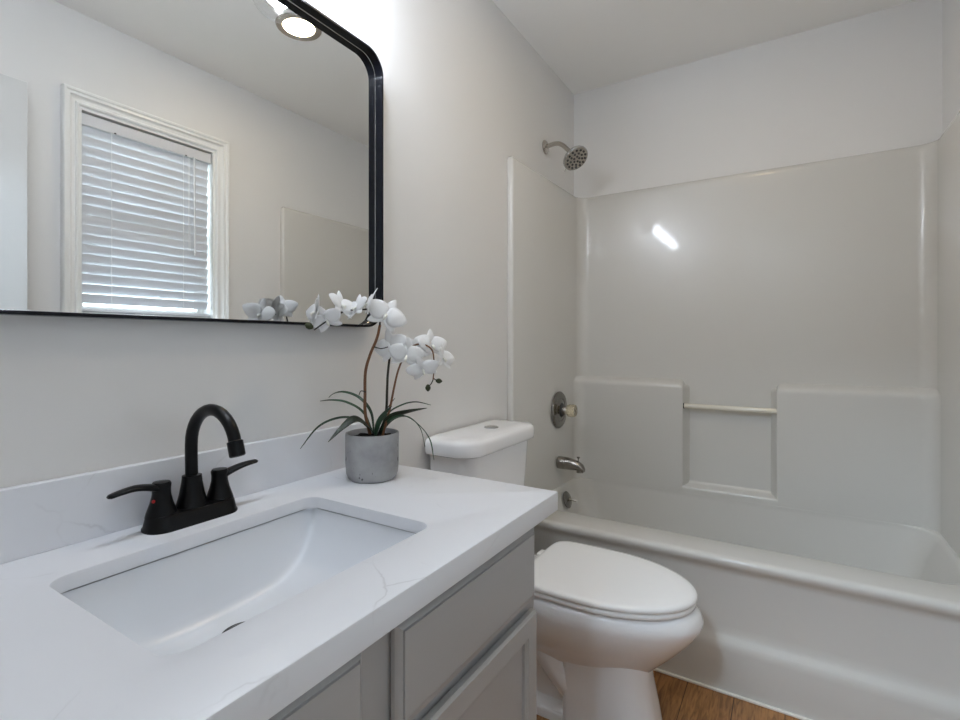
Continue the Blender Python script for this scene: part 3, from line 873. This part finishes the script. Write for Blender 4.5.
# ================================================================== ORCHID
pc = Vector((0.151, 0.893, TZ))
orc = thing('potted_orchid', 'white orchid in a round grey concrete pot on the countertop', 'potted plant', pc)
b = B()
lathe(b, [(0.0, 0.0), (0.052, 0.0), (0.057, 0.004), (0.0615, 0.016), (0.0635, 0.04), (0.0640, 0.108), (0.0630, 0.111), (0.0595, 0.111), (0.058, 0.108), (0.057, 0.092), (0.0, 0.092)], pc, (0, 0, 1), 56)
obj('pot', b, M['pot'], orc, angle=40)
b = B()
seg = 40
rg = []
for r, h in ((0.057, 0.094), (0.05, 0.099), (0.03, 0.102), (0.001, 0.104)):
    rg.append([pc + Vector((r * cos(2 * pi * k / seg), r * sin(2 * pi * k / seg), h + random.uniform(-.003, .004) * (r < .055))) for k in range(seg)])
loft(b, rg, True)
obj('soil', b, M['soil'], orc, label='dark soil and moss')

def strap(pts, wmax, m, twist=0.0, cup=0.15, tip=0.12):
    P_ = spline(pts, 7)
    n_ = len(P_)
    bm = B()
    rings = []
    for i, p in enumerate(P_):
        t = i / (n_ - 1)
        T = (P_[min(i + 1, n_ - 1)] - P_[max(i - 1, 0)]).normalized()
        side = T.cross(Vector((0, 0, 1)))
        if side.length < .1: side = T.cross(Vector((0.526, -0.85, 0)))
        side.normalize()
        nrm = side.cross(T).normalized()
        s2 = side * cos(twist) + nrm * sin(twist)
        n2 = nrm * cos(twist) - side * sin(twist)
        wd = wmax * (min(1, .45 + t * 2.2)) * (1 - max(0, (t - .45) / .55) ** 1.6) + wmax * tip * .3
        rings.append([p + s2 * wd * q + n2 * wd * cup * (q * q) for q in (-1, -.5, 0, .5, 1)])
    loft(bm, rings, False)
    obj('leaf', bm, m, orc, angle=70, solid=0.0012)
dP = 1.215
def px(lst, d0, d1):
    n_ = len(lst)
    return [at(u, v, d0 + (d1 - d0) * i / (n_ - 1)) for i, (u, v) in enumerate(lst)]
strap(px([(374, 433), (371, 412), (360, 398), (345, 392), (333, 394), (324, 403)], dP, 1.30), .0036, M['leaf'], .5)
strap(px([(373, 433), (363, 412), (346, 402), (331, 400), (320, 401)], dP, 1.22), .0034, M['leaf'], .5)
strap(px([(370, 430), (356, 419), (338, 418), (318, 427), (300, 449)], dP, 1.10), .0038, M['leaf'], .4)
strap(px([(374, 434), (366, 425), (355, 419), (343, 427), (328, 442)], dP, 1.12), .0105, M['leaf_dark'], .6)
strap(px([(376, 434), (381, 420), (388, 408), (395, 398)], dP, 1.24), .0115, M['leaf_dark'], .35)
strap(px([(378, 434), (388, 414), (402, 405), (416, 402), (431, 405)], dP, 1.24), .0040, M['leaf'], .5)
strap(px([(379, 435), (390, 418), (406, 412), (427, 408)], dP, 1.16), .0085, M['leaf_dark'], .7)
strap(px([(379, 434), (390, 420), (404, 416), (419, 425), (430, 440), (434, 460)], dP, 1.12), .0042, M['leaf'], .5)
strap(px([(380, 433), (394, 419), (408, 417), (420, 428), (425, 447)], dP, 1.20), .0036, M['leaf'], .5)
strap(px([(375, 436), (378, 424), (384, 414), (392, 406)], dP - .03, 1.14), .006, M['leaf'], .9)

def stem(pts, r0, r1, m, name='stem'):
    P_ = spline(pts, 6)
    bm = B(); tube(bm, P_, [r0 + (r1 - r0) * i / (len(P_) - 1) for i in range(len(P_))], 10)
    return obj(name, bm, m, orc, angle=60)
stem(px([(371, 438), (365.5, 415), (365, 395), (365.5, 372), (370, 355), (377, 338), (380, 325)], 1.21, 1.19), .0040, .0032, M['stem'])
stem([at(380, 325, 1.19), at(379, 314, 1.185), at(371, 309.5, 1.18), at(358, 310, 1.165), at(346, 311, 1.15), at(335, 316, 1.135), at(324, 323, 1.12), at(314, 330, 1.11)], .0024, .0014, M['stem_dark'], 'flower_spray')
stem(px([(380, 438), (386, 412), (387, 392), (388, 372), (391, 352), (398, 340)], 1.225, 1.22), .0034, .0026, M['stem_dark'])
stem(px([(382, 438), (390, 408), (394, 388), (399, 368), (408, 350), (420, 344), (432, 350), (434, 368), (433, 380)], 1.20, 1.22), .0030, .0014, M['stem'])
stem(px([(374.5, 347), (381, 348.5), (388, 347)], 1.19, 1.175), .0016, .0012, M['stem_dark'], 'flower_spray')
stem(px([(366, 392), (361, 391), (359, 395)], 1.20, 1.19), .0014, .0010, M['stem_dark'], 'flower_spray')

RT, FW = Vector((cos(YAW), sin(YAW), 0)), Vector((-sin(YAW), cos(YAW), 0))
def petal(bm, c, n, ang, L, Wd, U, V, droop=0.15, cup=0.25, lift=0.0):
    dirv = (U * cos(ang) + V * sin(ang)).normalized()
    side = n.cross(dirv).normalized()
    nr, ncol = 9, 7
    rows = []
    for i in range(nr + 1):
        t = i / nr
        wd = Wd * (sin(pi * min(1, t ** .72 * .97 + .03)) ** .62) if t < 1 else Wd * .08
        wd = max(wd, Wd * .10)
        row = []
        for k in range(ncol):
            q = -1 + 2 * k / (ncol - 1)
            p = c + dirv * (L * t) + side * (wd * q) + n * (L * (lift * t - droop * t * t) + cup * wd * (.5 - q * q) * .6)
            row.append(p)
        rows.append(row)
    loft(bm, rows, False)

def flower(u, v, d, nv, size, roll=0.0, closed=0.0):
    """nv = facing direction as (right, up, towards the viewer)"""
    c = at(u, v, d)
    n = (RT * nv[0] + Vector((0, 0, 1)) * nv[1] - FW * nv[2]).normalized()
    up = Vector((0, 0, 1))
    V = (up - n * n.dot(up)).normalized()
    U = V.cross(n).normalized()
    U, V = U * cos(roll) + V * sin(roll), V * cos(roll) - U * sin(roll)
    bm = B()
    jig = lambda s: random.uniform(-s, s)
    lf = .10 + closed
    for a, L, Wd in ((pi / 2, .92, .25), (pi / 2 + 2.25, .86, .24), (pi / 2 - 2.25, .86, .24)):     # sepals
        petal(bm, c - n * size * .03, n, a + jig(.1), size * L, size * Wd, U, V, .18 + jig(.1), .3, lf * .8 + jig(.08))
    for a in (.22, pi - .22):                                                                       # broad petals
        petal(bm, c + n * size * .03, n, a + jig(.08), size * 1.0, size * .46, U, V, .16 + jig(.12), .35, lf + jig(.10))
    f = obj('flower', bm, M['petal'], orc, angle=80, solid=0.0009)
    bm = B()
    tube(bm, [c, c + n * size * .14 - V * size * .05, c + n * size * .26 - V * size * .20, c + n * size * .20 - V * size * .32], [size * .045, size * .07, size * .08, size * .02], 10)
    obj('lip', bm, M['lip'], f, label='pale yellow centre', angle=70)
    return f
# left spray, from the tip back to the stem
flower(317, 312, 1.115, (-.75, .25, .45), .044, .2, .25)
flower(327, 320, 1.125, (.15, -.45, .8), .040, .5, .1)
flower(341, 306, 1.145, (.75, .45, .35), .043, -.3, .3)
flower(357, 308, 1.160, (-.45, .35, .55), .040, .3, .2)
flower(370, 304, 1.170, (-.85, .30, .25), .045, -.1, .15)
flower(386, 315, 1.165, (.30, .20, .85), .052, -.5, .05)
# right spray
flower(391, 347, 1.190, (-.25, .0, .9), .048, .3, .05)
flower(406, 355, 1.185, (.25, -.15, .9), .046, -.2, .1)
flower(416, 349, 1.215, (.1, .35, .85), .046, .6, .15)
flower(431, 346, 1.235, (.55, .35, .6), .046, .0, .25)
flower(442, 358, 1.225, (.85, .15, .35), .042, -.3, .35)
flower(423, 369, 1.200, (.15, -.40, .8), .041, .3, .1)
def bud(u, v, d, r, m, dv=(0, 0, -1)):
    bm = B(); c = at(u, v, d)
    lathe(bm, [(0.0, -r * 1.35), (r * .55, -r * 1.05), (r * .95, -r * .3), (r * .9, r * .35), (r * .45, r * 1.0), (0.0, r * 1.3)], c, dv, 16)
    obj('bud', bm, m, orc, angle=70)
bud(309, 326, 1.108, .0080, M['bud'], (-.8, -.4, .35)); bud(428, 388, 1.22, .0070, M['bud']); bud(439, 381, 1.225, .0066, M['bud'], (.8, .4, -.1))
stem([at(433, 380, 1.22), at(431, 384, 1.22), at(428.5, 386, 1.22)], .0014, .0010, M['stem_dark'], 'flower_spray')
stem([at(433, 378, 1.22), at(436, 380, 1.222), at(438, 381, 1.225)], .0014, .0010, M['stem_dark'], 'flower_spray')
